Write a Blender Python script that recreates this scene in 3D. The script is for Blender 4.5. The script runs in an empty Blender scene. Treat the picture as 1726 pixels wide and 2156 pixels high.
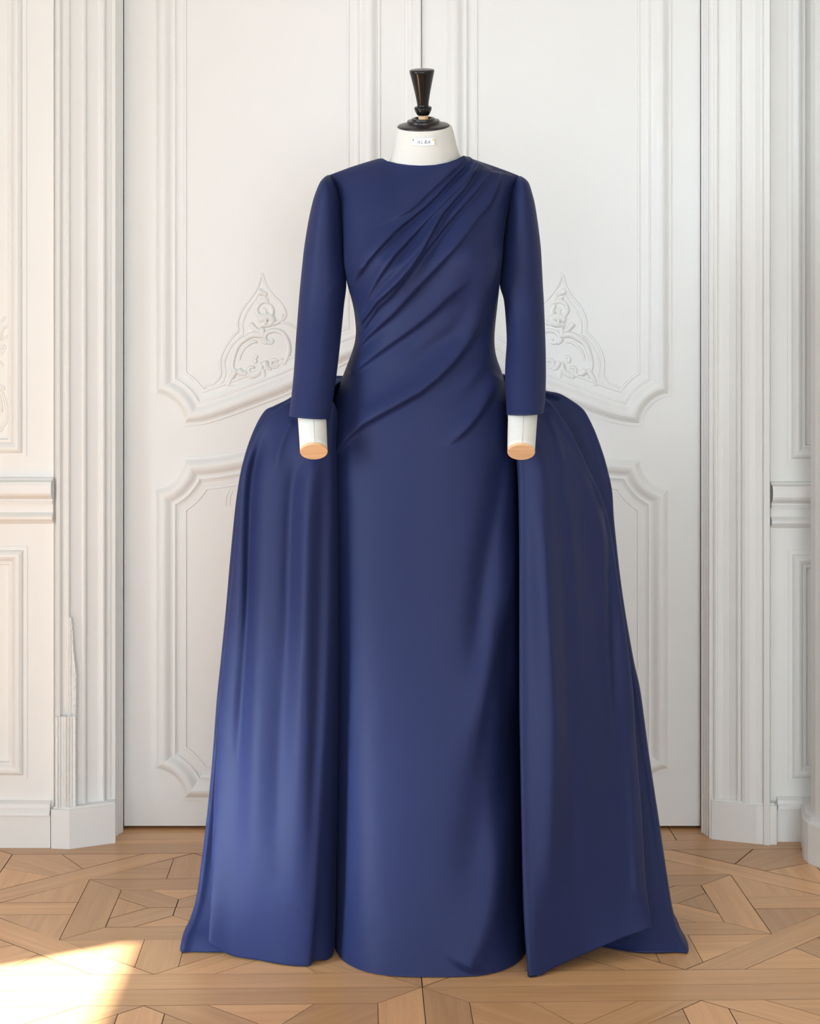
import bpy, math, random
import numpy as np

sc = bpy.context.scene
COL = sc.collection
random.seed(7)
rng = np.random.default_rng(7)

# ------------------------------------------------------------------ camera
F, CX, CY, H = 3953.0, 863.0, 720.0, 1.15      # focal length (px), horizon and eye height of the photograph
cam_d = bpy.data.cameras.new('camera')
cam_d.sensor_fit = 'HORIZONTAL'
cam_d.sensor_width = 36.0
cam_d.lens = F / 1726 * 36.0
cam_d.shift_y = -(1078 - CY) / 1726
cam = bpy.data.objects.new('camera', cam_d)
cam.location = (0, 0, H)
cam.rotation_euler = (math.pi / 2, 0, 0)
COL.objects.link(cam)
sc.camera = cam

# ------------------------------------------------------------------ world, sun, assumed left window, added fills, exposure
world = bpy.data.worlds.new('daylight')
sc.world = world
world.use_nodes = True
bg = world.node_tree.nodes['Background']
bg.inputs[0].default_value = (0.80, 0.90, 1.0, 1)
bg.inputs[1].default_value = 1.0

sun_d = bpy.data.lights.new('sun', 'SUN')
sun_d.energy = 28.0
sun_d.angle = math.radians(1.1)
sun_d.color = (1.0, 0.96, 0.90)
sun = bpy.data.objects.new('sun', sun_d)
SUN_AZ, SUN_EL = math.atan2(0.54, 0.84), math.radians(55)
from mathutils import Vector
sd = Vector((math.cos(SUN_EL) * math.cos(SUN_AZ), math.cos(SUN_EL) * math.sin(SUN_AZ), -math.sin(SUN_EL)))
sun.rotation_euler = sd.to_track_quat('-Z', 'Y').to_euler()
sun.location = (-4, -1, 5)
COL.objects.link(sun)

def area(name, loc, aim, sx, sy, power, color):
    d = bpy.data.lights.new(name, 'AREA')
    d.shape = 'RECTANGLE'
    d.size, d.size_y = sx, sy
    d.energy = power
    d.color = color
    o = bpy.data.objects.new(name, d)
    o.location = loc
    o.rotation_euler = (Vector(aim)).to_track_quat('-Z', 'Y').to_euler()
    COL.objects.link(o)
    return o

wl_ = area('window_light_left', (-1.94, 2.33, 1.30), (1.80, 1.25, -0.35), 0.62, 1.9, 6.5, (0.72, 0.87, 1.0))  # sky light at the left window, which is assumed from the floor's sun patch
wl_.data.spread = math.radians(58)
wl2_ = area('fill_beam_left_low', (-1.94, 2.33, 0.50), (1.53, 1.17, -0.25), 0.36, 0.5, 1.7, (0.66, 0.83, 1.0))  # added narrow beam, brightens the lower left overskirt panel
wl2_.data.spread = math.radians(18)
area('fill_light_rear_left', (-1.25, -1.95, 1.05), (0.12, 1, 0), 1.3, 2.0, 34, (0.80, 0.915, 1.0))  # added frontal fill from behind the camera; the wall there has no window
area('fill_light_rear_right', (0.78, -1.95, 1.15), (0, 1, 0), 1.3, 2.2, 88, (0.80, 0.915, 1.0))  # added stronger fill to brighten the door wall; solid wall behind, no window
area('fill_light_left_front', (-1.94, 0.1, 1.25), (1, 0.75, -0.25), 1.5, 2.2, 34, (0.80, 0.915, 1.0))  # added fill for floor and gown; the wall is solid here

vs = sc.view_settings
sc.display_settings.display_device = 'sRGB'
vs.view_transform = 'Standard'
vs.look = 'None'
vs.gamma = 1.0
vs.use_curve_mapping = False
vs.exposure = 0.03
sc.cycles.use_denoising = True
sc.cycles.max_bounces = 10
sc.cycles.diffuse_bounces = 6

# ------------------------------------------------------------------ helpers
def P(px, py, Y):
    return np.array([(px - CX) * Y / F, Y, H - (py - CY) * Y / F])

def XZ(px, py, Y):
    return ((px - CX) * Y / F, H - (py - CY) * Y / F)

def floorY(py):
    return F * H / (py - CY)

def origin(o):
    v = Vector((0, 0, 0))
    while o is not None:
        v += o.location
        o = o.parent
    return v

def mk(name, verts, faces, mat, parent=None, smooth=False, loc=None):
    """one mesh object from world coordinates"""
    v = np.asarray(verts, float).reshape(-1, 3)
    base = np.array(origin(parent)) if parent else np.zeros(3)
    lo = np.array(loc, float) if loc is not None else base
    me = bpy.data.meshes.new(name)
    me.from_pydata((v - lo).tolist(), [], faces if isinstance(faces, list) else faces.tolist())
    if smooth:
        me.polygons.foreach_set('use_smooth', np.ones(len(me.polygons), bool))
    me.materials.append(mat)
    me.update()
    o = bpy.data.objects.new(name, me)
    o.location = lo - base
    if parent:
        o.parent = parent
    COL.objects.link(o)
    return o

def empty(name, loc, label, cat):
    o = bpy.data.objects.new(name, None)
    o.location = loc
    o.empty_display_size = 0.1
    o['label'] = label
    o['category'] = cat
    COL.objects.link(o)
    return o

def structure(o):
    o['kind'] = 'structure'
    return o

def grid_faces(n, m, wrap_n=False, wrap_m=False):
    i = np.arange(n if wrap_n else n - 1)
    j = np.arange(m if wrap_m else m - 1)
    I, J = np.meshgrid(i, j, indexing='ij')
    I2, J2 = (I + 1) % n, (J + 1) % m
    return np.stack([I * m + J, I2 * m + J, I2 * m + J2, I * m + J2], -1).reshape(-1, 4)

class Mesh:
    """collects pieces of one object"""
    def __init__(self):
        self.v, self.f, self.n = [], [], 0
    def add(self, v, f):
        v = np.asarray(v, float).reshape(-1, 3)
        self.v.append(v)
        for q in f:
            self.f.append([int(k) + self.n for k in q])
        self.n += len(v)
        return self
    def box(self, x0, x1, y0, y1, z0, z1):
        v = [(x, y, z) for x in (x0, x1) for y in (y0, y1) for z in (z0, z1)]
        return self.add(v, [(0, 1, 3, 2), (4, 6, 7, 5), (0, 4, 5, 1), (2, 3, 7, 6), (0, 2, 6, 4), (1, 5, 7, 3)])
    def build(self, name, mat, parent=None, smooth=False, loc=None):
        return mk(name, np.concatenate(self.v), self.f, mat, parent, smooth, loc)

def catmull(pts, ts):
    """Catmull-Rom through pts (k, ...) at parameters ts in 0..k-1"""
    p = np.asarray(pts, float)
    k = len(p)
    e = np.concatenate([[2 * p[0] - p[1]], p, [2 * p[-1] - p[-2]]])
    ts = np.clip(np.asarray(ts, float), 0, k - 1 - 1e-9)
    i = ts.astype(int)
    t = (ts - i).reshape((-1,) + (1,) * (p.ndim - 1))
    a, b, c, d = e[i], e[i + 1], e[i + 2], e[i + 3]
    return 0.5 * (2 * b + (c - a) * t + (2 * a - 5 * b + 4 * c - d) * t ** 2 + (3 * b - a - 3 * c + d) * t ** 3)

def spline(pts, n):
    """smooth curve through pts, n samples evenly spaced along its length"""
    p = np.asarray(pts, float)
    dense = catmull(p, np.linspace(0, len(p) - 1, 40 * len(p)))
    L = np.r_[0, np.cumsum(np.linalg.norm(np.diff(dense, axis=0), axis=1))]
    t = np.linspace(0, L[-1], n)
    return np.stack([np.interp(t, L, dense[:, k]) for k in range(p.shape[1])], 1)

# ------------------------------------------------------------------ materials
def new_mat(name):
    m = bpy.data.materials.new(name)
    m.use_nodes = True
    nt = m.node_tree
    b = nt.nodes['Principled BSDF']
    return m, nt, b

def N(nt, kind, **kw):
    n = nt.nodes.new(kind)
    for k, v in kw.items():
        setattr(n, k, v)
    return n

def paint(name, col, rough=0.5, bump=0.06, var=0.03):
    m, nt, b = new_mat(name)
    tc = N(nt, 'ShaderNodeTexCoord')
    no = N(nt, 'ShaderNodeTexNoise')
    no.inputs['Scale'].default_value = 3.0
    no.inputs['Detail'].default_value = 6
    nt.links.new(tc.outputs['Object'], no.inputs['Vector'])
    mx = N(nt, 'ShaderNodeMix', data_type='RGBA')
    mx.inputs['A'].default_value = (*[c * (1 - var) for c in col], 1)
    mx.inputs['B'].default_value = (*[min(1, c * (1 + var)) for c in col], 1)
    nt.links.new(no.outputs['Fac'], mx.inputs['Factor'])
    nt.links.new(mx.outputs['Result'], b.inputs['Base Color'])
    b.inputs['Roughness'].default_value = rough
    n2 = N(nt, 'ShaderNodeTexNoise')
    n2.inputs['Scale'].default_value = 120
    n2.inputs['Detail'].default_value = 3
    nt.links.new(tc.outputs['Object'], n2.inputs['Vector'])
    bp = N(nt, 'ShaderNodeBump')
    bp.inputs['Strength'].default_value = bump
    bp.inputs['Distance'].default_value = 0.004
    nt.links.new(n2.outputs['Fac'], bp.inputs['Height'])
    nt.links.new(bp.outputs['Normal'], b.inputs['Normal'])
    return m

def plain(name, col, rough=0.5, spec=0.5, coat=0.0):
    m, nt, b = new_mat(name)
    b.inputs['Base Color'].default_value = (*col, 1)
    b.inputs['Roughness'].default_value = rough
    b.inputs['Specular IOR Level'].default_value = spec
    b.inputs['Coat Weight'].default_value = coat
    b.inputs['Coat Roughness'].default_value = 0.05
    return m

def wood(name, dark, light, rough=0.33, scale=1.0, varied=True):
    m, nt, b = new_mat(name)
    tc = N(nt, 'ShaderNodeTexCoord')
    oi = N(nt, 'ShaderNodeObjectInfo')
    off = N(nt, 'ShaderNodeVectorMath', operation='SCALE')
    off.inputs['Scale'].default_value = 37.0
    cmb = N(nt, 'ShaderNodeCombineXYZ')
    for k in range(3):
        nt.links.new(oi.outputs['Random'], cmb.inputs[k])
    nt.links.new(cmb.outputs[0], off.inputs[0])
    ad = N(nt, 'ShaderNodeVectorMath', operation='ADD')
    nt.links.new(tc.outputs['Object'], ad.inputs[0])
    nt.links.new(off.outputs[0], ad.inputs[1])
    mp = N(nt, 'ShaderNodeMapping')
    mp.inputs['Scale'].default_value = (3.0 * scale, 60 * scale, 60 * scale)
    nt.links.new(ad.outputs[0], mp.inputs['Vector'])
    n1 = N(nt, 'ShaderNodeTexNoise')
    n1.inputs['Scale'].default_value = 1.0
    n1.inputs['Detail'].default_value = 5
    n1.inputs['Distortion'].default_value = 0.6
    nt.links.new(mp.outputs[0], n1.inputs['Vector'])
    mp2 = N(nt, 'ShaderNodeMapping')
    mp2.inputs['Scale'].default_value = (18 * scale, 420 * scale, 420 * scale)
    nt.links.new(ad.outputs[0], mp2.inputs['Vector'])
    n2 = N(nt, 'ShaderNodeTexNoise')
    n2.inputs['Scale'].default_value = 1.0
    n2.inputs['Detail'].default_value = 2
    nt.links.new(mp2.outputs[0], n2.inputs['Vector'])
    mix = N(nt, 'ShaderNodeMath', operation='MULTIPLY_ADD')
    mix.inputs[1].default_value = 0.35
    nt.links.new(n2.outputs['Fac'], mix.inputs[0])
    nt.links.new(n1.outputs['Fac'], mix.inputs[2])
    rp = N(nt, 'ShaderNodeValToRGB')
    rp.color_ramp.elements[0].position = 0.45
    rp.color_ramp.elements[0].color = (*dark, 1)
    rp.color_ramp.elements[1].position = 0.88
    rp.color_ramp.elements[1].color = (*light, 1)
    nt.links.new(mix.outputs[0], rp.inputs['Fac'])
    hs = N(nt, 'ShaderNodeHueSaturation')
    if varied:
        mr = N(nt, 'ShaderNodeMapRange')
        mr.inputs['To Min'].default_value = 0.80
        mr.inputs['To Max'].default_value = 1.14
        nt.links.new(oi.outputs['Random'], mr.inputs['Value'])
        nt.links.new(mr.outputs[0], hs.inputs['Value'])
    nt.links.new(rp.outputs['Color'], hs.inputs['Color'])
    nt.links.new(hs.outputs['Color'], b.inputs['Base Color'])
    b.inputs['Roughness'].default_value = rough
    b.inputs['Specular IOR Level'].default_value = 0.4
    return m

def cloth(name, col):
    m, nt, b = new_mat(name)
    b.inputs['Base Color'].default_value = (*col, 1)
    b.inputs['Roughness'].default_value = 0.55
    b.inputs['Specular IOR Level'].default_value = 0.15
    b.inputs['Sheen Weight'].default_value = 0.03
    b.inputs['Sheen Roughness'].default_value = 0.4
    b.inputs['Sheen Tint'].default_value = (0.35, 0.45, 0.9, 1)
    tc = N(nt, 'ShaderNodeTexCoord')
    n = N(nt, 'ShaderNodeTexNoise')
    n.inputs['Scale'].default_value = 900
    n.inputs['Detail'].default_value = 1
    nt.links.new(tc.outputs['Object'], n.inputs['Vector'])
    bp = N(nt, 'ShaderNodeBump')
    bp.inputs['Strength'].default_value = 0.12
    bp.inputs['Distance'].default_value = 0.001
    nt.links.new(n.outputs['Fac'], bp.inputs['Height'])
    nt.links.new(bp.outputs['Normal'], b.inputs['Normal'])
    return m

M_WALL = paint('white_panelling_paint', (0.80, 0.795, 0.772))
M_DOOR = paint('white_door_paint', (0.80, 0.795, 0.772))
M_CEIL = paint('ceiling_paint', (0.66, 0.66, 0.65))
M_OAK = wood('oak_parquet', (0.56, 0.300, 0.136), (0.70, 0.400, 0.190))
M_GAP = plain('dark_floor_gap', (0.035, 0.02, 0.012), 0.9, 0.1)
M_JOINT = plain('waxed_joint', (0.17, 0.085, 0.045), 0.7, 0.2)
M_NAVY = cloth('navy_crepe', (0.0150, 0.0220, 0.076))
M_CANVAS = paint('cream_canvas', (0.645, 0.63, 0.58), 0.85, 0.15, 0.04)
M_BLACK = plain('black_lacquer', (0.009, 0.008, 0.008), 0.12, 0.32, 0.1)
M_BLACK2 = plain('black_painted_wood', (0.016, 0.013, 0.012), 0.30, 0.45, 0.1)
M_RIM = plain('bare_wood_rim', (0.20, 0.09, 0.05), 0.5)
M_BEECH = wood('pale_beech', (0.66, 0.40, 0.21), (0.82, 0.54, 0.31), 0.5, 2.0, False)
M_PAPER = plain('white_paper', (0.86, 0.86, 0.85), 0.8, 0.2)
M_INK = plain('grey_blue_ink', (0.16, 0.17, 0.30), 0.7, 0.2)
M_PIN_Y = plain('yellow_pin', (0.75, 0.55, 0.05), 0.3)
M_PIN_P = plain('dark_purple_pin', (0.05, 0.02, 0.10), 0.3)
M_IRON = plain('dark_iron', (0.03, 0.03, 0.03), 0.5)

# ------------------------------------------------------------------ floor: Versailles parquet, board by board
slab = Mesh().box(-2.1, 1.7, -2.1, 4.75, -0.10, -0.010)
floor = structure(slab.build('floor', M_GAP))

W0 = np.array([(888.5 - CX) * floorY(2077) / F, floorY(2077)])
dv = np.array([-0.0268, 1.0]); dv /= np.linalg.norm(dv)
du = np.array([dv[1], -dv[0]])
PANEL, HALF = 0.970, 0.485
IN, D1, D2 = 0.405, 0.404, 0.515          # inner frame, inner and outer diamond
R1, R2, SB, DB = 0.204, 0.126, 0.040, 0.0555

def rot4(poly, k):
    c = [(1, 0), (0, 1), (-1, 0), (0, -1)][k]
    return [(x * c[0] - y * c[1], x * c[1] + y * c[0]) for x, y in poly]

base_pieces = []   # (polygon, grain angle)
base_pieces.append(([(-HALF, HALF), (-IN, IN), (IN, IN), (HALF, HALF)], 0.0))                    # frame board (far side)
base_pieces.append(([(-IN, IN), (-IN, IN - 2 * DB + .001), (-(D2 + DB) / 2, (D2 - DB) / 2), (-(D2 - DB) / 2, (D2 + DB) / 2), (-IN + 2 * DB - .001, IN)], 3 * math.pi / 4))
base_pieces.append(([(-IN + 2 * DB - .001, IN), (-(D2 - DB) / 2, (D2 + DB) / 2), (-(D2 - IN), IN)], 0.0))
base_pieces.append(([(-IN, IN - 2 * DB + .001), (-IN, D2 - IN), (-(D2 + DB) / 2, (D2 - DB) / 2)], math.pi / 2))
base_pieces.append(([(-IN, 0.0), (0.0, IN), (-(D2 - IN), IN), (-IN, D2 - IN)], math.pi / 4))        # diamond band
base_pieces.append(([(-SB, R1), (SB, R1), (SB, D1 - SB), (0, D1), (-SB, D1 - SB)], math.pi / 2))      # middle strip
base_pieces.append(([(-R1, R1), (-SB, R1), (-SB, D1 - SB)], 0.0))
base_pieces.append(([(SB, R1), (R1, R1), (SB, D1 - SB)], 0.0))
base_pieces.append(([(-R1, R1), (-R2, R2), (R2, R2), (R1, R1)], 0.0))                            # ring board
base_pieces.append(([(-R2 + DB, R2), (0, DB), (R2 - DB, R2)], 0.0))                              # inner triangle
base_pieces.append(([(-R2, R2), (-R2, R2 - DB), (-DB, 0), (0, 0), (0, DB), (-R2 + DB, R2)], 3 * math.pi / 4))

pieces = []
for poly, g in base_pieces:
    for k in range(4):
        pieces.append((rot4(poly, k), g + k * math.pi / 2))

def inset(poly, g):
    p = np.array(poly)
    a = np.sum(p[:, 0] * np.roll(p[:, 1], -1) - p[:, 1] * np.roll(p[:, 0], -1))
    if a < 0:
        p = p[::-1]
    n = len(p)
    out = []
    for i in range(n):
        a0, b0, c0 = p[i - 1], p[i], p[(i + 1) % n]
        d1 = (b0 - a0) / np.linalg.norm(b0 - a0)
        d2 = (c0 - b0) / np.linalg.norm(c0 - b0)
        n1, n2 = np.array([-d1[1], d1[0]]), np.array([-d2[1], d2[0]])
        A = np.array([n1, n2])
        if abs(np.linalg.det(A)) < 1e-6:
            out.append(b0 + n1 * g)
        else:
            out.append(np.linalg.solve(A, [n1 @ b0 + g, n2 @ b0 + g]))
    return np.array(out)

def board_solid(poly, gap, ch=0.0004, th=0.009):
    lo = inset(poly, gap)
    hi = inset(poly, gap + ch)
    n = len(lo)
    v = [(x, y, -th) for x, y in lo] + [(x, y, -ch) for x, y in lo] + [(x, y, 0) for x, y in hi]
    f = [list(range(2 * n, 3 * n))]
    for i in range(n):
        j = (i + 1) % n
        f.append([i, j, n + j, n + i])
        f.append([n + i, n + j, 2 * n + j, 2 * n + i])
    return np.array(v), f

def seen(q):
    """does a floor point fall in or close to the photograph"""
    if q[1] < 2.5:
        return False
    px, py = CX + F * q[0] / q[1], CY + F * H / q[1]
    return -90 < px < 1816 and py < 2230

alpha0 = math.atan2(du[1], du[0])
cache = {}
rest = Mesh()
for row in range(-5, 1):
    for colm in range(-3, 2):
        c = W0 + du * (colm + 0.5) * PANEL + dv * ((row + 0.5) * PANEL - 0.003)
        for k, (poly, g) in enumerate(pieces):
            cen = np.mean(poly, axis=0)
            wpts = [c + du * x + dv * y for x, y in poly]
            if any(seen(w) for w in wpts):
                var = k if row == 0 else k + 100
                if var not in cache:
                    loc2 = np.array(poly) - cen
                    cs, sn = math.cos(-g), math.sin(-g)
                    loc2 = loc2 @ np.array([[cs, sn], [-sn, cs]])
                    gap = random.choice([.0002, .0003, .0003, .0004, .0005, .0010])
                    v, f = board_solid(loc2, gap)
                    me = bpy.data.meshes.new('parquet_board')
                    me.from_pydata(v.tolist(), [], f)
                    me.materials.append(M_OAK)
                    me.materials.append(M_JOINT)
                    for pl_ in me.polygons:
                        pl_.material_index = 0 if pl_.normal.z > .95 else 1
                    cache[var] = me
                o = bpy.data.objects.new('parquet_board', cache[var])
                wc = c + du * cen[0] + dv * cen[1]
                o.location = (wc[0], wc[1], random.uniform(-0.0003, 0.0))
                o.rotation_euler = (0, 0, alpha0 + g)
                o.parent = floor
                COL.objects.link(o)
            else:
                v, f = board_solid(poly, .0006)
                w = np.array([np.r_[c + du * x + dv * y, z] for x, y, z in v])
                if w[:, 0].max() < 1.68 and w[:, 0].min() > -2.08:
                    rest.add(w, f)
field = rest.build('parquet_field', M_OAK, floor)
field['kind'] = 'stuff'
# border boards along the door wall
edges = [-2.2, -1.31, -0.36, 0.62, 1.42]
for a, b in zip(edges[:-1], edges[1:]):
    poly = [(a, PANEL - .003), (b, PANEL - .003), (b, 1.40), (a, 1.40)]
    cen = np.mean(poly, axis=0)
    v, f = board_solid(np.array(poly) - cen, .0006)
    me = bpy.data.meshes.new('border_board')
    me.from_pydata(v.tolist(), [], f)
    me.materials.append(M_OAK)
    me.materials.append(M_JOINT)
    for pl_ in me.polygons:
        pl_.material_index = 0 if pl_.normal.z > .95 else 1
    o = bpy.data.objects.new('border_board', me)
    wc = W0 + du * cen[0] + dv * cen[1]
    o.location = (wc[0], wc[1], -0.0004)
    o.rotation_euler = (0, 0, alpha0)
    o.parent = floor
    COL.objects.link(o)

# ------------------------------------------------------------------ room shell
YD = 4.435                      # door face
YL, YR = 4.281, 4.330           # wall panelling left and right of the door
ZC = 3.25
XL, XR = -2.0, 1.5
xdl, xdr = XZ(250, 0, YD)[0], XZ(1484, 0, YD)[0]
DH = 2.75
wb = Mesh()
wb.box(XL - .1, XZ(113, 0, YL)[0], YL, YL + .12, 0, ZC)
wb.box(XZ(1612, 0, YR)[0], XR + .1, YR, YR + .12, 0, ZC)
wb.box(XL - .1, XR + .1, YL + .12, YL + .30, DH, ZC)
wb.box(XL - .1, xdl - .06, YL + .12, YL + .30, 0, DH)
wb.box(xdr + .06, XR + .1, YR + .12, YL + .30, 0, DH)
wb.box(XL - .1, XR + .1, 4.70, 4.74, 0, ZC)
wall_back = structure(wb.build('wall_back', M_WALL))

wl = Mesh()                     # left wall with an assumed window opening for the sun patch
wy0, wy1, wz0, wz1 = 2.02, 2.665, 0.15, 2.62
wl.box(XL - .08, XL, -2.1, wy0, 0, ZC)
wl.box(XL - .08, XL, wy1, YL, 0, ZC)
wl.box(XL - .08, XL, wy0, wy1, 0, wz0)
wl.box(XL - .08, XL, wy0, wy1, wz1, ZC)
structure(wl.build('wall_left', M_WALL))
structure(Mesh().box(XR, XR + .1, -2.1, 4.45, 0, ZC).build('wall_right', M_WALL))
structure(Mesh().box(XL - .1, XR + .1, -2.2, -2.1, 0, ZC).build('wall_front', M_WALL))
structure(Mesh().box(XL - .1, XR + .1, -2.2, 4.75, ZC, ZC + .1).build('ceiling', M_CEIL))
wf = Mesh()
for a, b, c0, d0 in ((wy0 - .08, wy0, wz0, wz1), (wy1, wy1 + .08, wz0, wz1), (wy0 - .08, wy1 + .08, wz1, wz1 + .08), (wy0 - .08, wy1 + .08, wz0 - .06, wz0)):
    wf.box(XL, XL + .02, a, b, c0, d0)
structure(wf.build('window_1', M_WALL))  # frame of the assumed left window, out of view

# ------------------------------------------------------------------ mouldings
RELIEF = 0.72
def cut(p, q):
    """index parameters (i + u) where polyline p meets polyline q"""
    for i in range(len(p) - 1):
        r = p[i + 1] - p[i]
        for j in range(len(q) - 1):
            e = q[j + 1] - q[j]
            den = r[0] * e[1] - r[1] * e[0]
            if abs(den) < 1e-9:
                continue
            w = q[j] - p[i]
            u, v = (w[0] * e[1] - w[1] * e[0]) / den, (w[0] * r[1] - w[1] * r[0]) / den
            if 0 <= u <= 1 and 0 <= v <= 1:
                return i + u, j + v
    return None

def along(p, a, b, n):
    t = np.arange(len(p))
    L = np.r_[0, np.cumsum(np.linalg.norm(np.diff(p, axis=0), axis=1))]
    la, lb = np.interp([a, b], t, L)
    s_ = np.linspace(la, lb, n)
    return np.stack([np.interp(s_, L, p[:, k]) for k in (0, 1)], 1)

def extend(p, d=160.0):
    p = np.asarray(p, float)
    a = p[0] - (p[1] - p[0]) / np.linalg.norm(p[1] - p[0]) * d
    b = p[-1] + (p[-1] - p[-2]) / np.linalg.norm(p[-1] - p[-2]) * d
    return np.concatenate([[a], p, [b]])

def frame(name, parts_px, Y, prof, mat, parent):
    """moulding swept round a closed outline given as consecutive edges (lines, arcs, splines), mitred at every corner"""
    k = F / Y
    allp = np.concatenate(parts_px)
    area2 = np.sum(allp[:, 0] * np.roll(allp[:, 1], -1) - allp[:, 1] * np.roll(allp[:, 0], -1))
    sg = 1.0 if area2 > 0 else -1.0
    ext = [np.asarray(p, float) if len(p) > 2 and isinstance(p, tuple) else extend(p) for p in parts_px]
    rows = []
    for t, h in prof:
        off = []
        for p in ext:
            d = np.gradient(p, axis=0)
            d /= np.linalg.norm(d, axis=1)[:, None]
            off.append(p + np.stack([-d[:, 1], d[:, 0]], 1) * sg * t * k)
        n = len(off)
        hits = [cut(off[i], off[(i + 1) % n]) for i in range(n)]
        ring = []
        for i in range(n):
            st, en = hits[i - 1][1], hits[i][0]
            cnt = 2 if len(parts_px[i]) == 2 else len(parts_px[i]) + 2
            ring.append(along(off[i], st, en, cnt)[:-1])
        ring = np.concatenate(ring)
        rows.append([(*XZ(x, y, Y)[:1], Y - h * RELIEF, XZ(x, y, Y)[1]) for x, y in ring])
    V = np.array(rows)
    return mk(name, V, grid_faces(len(prof), V.shape[1], wrap_m=True), mat, parent, False)

def round_prof(pts, n=5):
    return [tuple(r) for r in spline(pts, n)]

BOLECTION = ([(0.0, -0.001), (0.0, .005), (.007, .0055), (.008, .009)] +
             round_prof([(.010, .010), (.014, .016), (.020, .0215), (.027, .0225), (.034, .019), (.042, .011), (.047, .0085)], 10) +
             [(.050, .0085), (.0505, .0115), (.054, .0115), (.0545, .006), (.062, .003), (.072, .0022), (.074, .0045), (.079, .0045), (.080, -.001)])

def arc(cx, cy, r, a0, a1, n=9, ry=None):
    ry = ry or r
    return [(cx + r * math.cos(math.radians(a)), cy + ry * math.sin(math.radians(a))) for a in np.linspace(a0, a1, n)]

def smooth_px(pts, n):
    return [tuple(q) for q in spline(pts, n)]

upper = [[(322, -560), (322, 833)], tuple(arc(322, 895, 61, -125, 32, 22)),
         smooth_px([(383, 897), (430, 893), (482, 877), (538, 856), (608, 829), (664, 802), (718, 770), (760, 752), (800, 744)], 26),
         [(800, 744), (800, -560)], [(800, -560), (322, -560)]]
lower = [[(800, 842), (800, 1622)], tuple(arc(800, 1684, 61, -55, -212, 22)), [(739, 1685), (383, 1685)], tuple(arc(322, 1684, 61, 32, -125, 22)),
         [(322, 1622), (322, 1026)], tuple(arc(322, 964, 61, 125, -32, 22)),
         smooth_px([(383, 962), (430, 960), (482, 953), (523, 944), (590, 925), (664, 892), (730, 856), (800, 842)], 22)]
mir = lambda pts: [(1734 - x, y) for x, y in pts]
def mirp(parts):
    return [type(p)((1734 - x, y) for x, y in p) for p in parts]
def rect(x0, y0, x1, y1):
    return [[(x0, y0), (x0, y1)], [(x0, y1), (x1, y1)], [(x1, y1), (x1, y0)], [(x1, y0), (x0, y0)]]

def tube(mesh, pts_px, r0, r1, Y, depth=0.55, n=None, seg=8):
    """a carved stroke lying on the plane Y"""
    n = n or max(6, len(pts_px) * 5)
    p = spline([XZ(x, y, Y) for x, y in pts_px], n)
    t = np.gradient(p, axis=0)
    t /= np.linalg.norm(t, axis=1)[:, None] + 1e-12
    nn = np.stack([-t[:, 1], t[:, 0]], 1)
    s = np.linspace(0, 1, n)
    r = 1.25 * (r0 + (r1 - r0) * s) * np.sqrt(np.clip(1 - np.abs(2 * s - 1) ** 8, 0.02, 1)) * Y / F
    rings = []
    for k in range(seg):
        a = 2 * math.pi * k / seg
        off = nn * (r * math.cos(a))[:, None]
        rings.append(np.stack([p[:, 0] + off[:, 0], Y - r * depth * math.sin(a), p[:, 1] + off[:, 1]], 1))
    mesh.add(np.array(rings), grid_faces(seg, n, wrap_n=True))

rocaille = [
    ([(543, 613), (552, 616), (563, 622)], 4.5, 2.5),
    ([(547, 626), (557, 627), (565, 632)], 3, 2),
    ([(567, 638), (556, 634), (545, 640), (540, 651), (543, 661), (551, 665), (558, 660), (557, 652), (550, 651)], 3.4, 2.2),
    ([(566, 640), (572, 652), (572, 664)], 3, 4),
    ([(543, 677), (553, 670), (566, 667), (573, 674), (566, 682), (552, 683), (545, 689)], 5.5, 4),
    ([(556, 676), (560, 676), (563, 676)], 7, 6),
    ([(526, 680), (531, 686), (539, 694), (551, 699)], 4, 2.2),
    ([(552, 690), (552, 700), (552, 711)], 3.5, 3.5),
    ([(592, 660), (594, 668), (586, 678), (570, 684)], 2, 3),
    ([(554, 710), (546, 706), (533, 705), (518, 712), (503, 724), (496, 738), (491, 755), (489, 772), (494, 788)], 4.6, 2.4),
    ([(543, 721), (535, 719), (526, 723), (513, 734), (506, 748), (504, 760)], 2.6, 1.6),
    ([(568, 713), (574, 717), (570, 722), (561, 719), (557, 709), (563, 700), (578, 696), (594, 701), (605, 718), (608, 738), (602, 758), (590, 772)], 2.8, 3.4),
    ([(552, 711), (556, 718), (563, 724)], 4, 3),
    (arc(530, 780, 7, 0, 330, 10), 2.6, 2.6),
    (arc(578, 766, 8, 0, 330, 10), 2.6, 2.6),
    ([(500, 778), (509, 786), (521, 787)], 4.5, 4),
    ([(522, 793), (537, 790), (548, 780), (551, 762)], 4.5, 3.5),
    ([(556, 760), (562, 772), (573, 779)], 5, 3),
    ([(551, 775), (556, 792), (552, 806)], 4, 3),
    ([(540, 765), (536, 756), (543, 748)], 3, 2),
    ([(590, 755), (596, 763), (604, 768)], 3, 2),
    ([(497, 776), (492, 788), (484, 800), (478, 815)], 4, 3),
    ([(478, 806), (487, 812), (499, 812)], 2.4, 1.6),
    ([(560, 812), (556, 820), (566, 826)], 2.4, 2),
]
ogee_outer = [(398, 830), (412, 826), (436, 812), (452, 806), (464, 790), (463, 766), (467, 746), (478, 724), (494, 704), (501, 698), (500, 682),
              (504, 664), (514, 645), (530, 624), (543, 603), (551, 576), (559, 600), (575, 622), (592, 640), (601, 657), (600, 668), (592, 678),
              (606, 682), (620, 692), (634, 712), (640, 740), (650, 748), (672, 742), (700, 722), (722, 712)]
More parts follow.
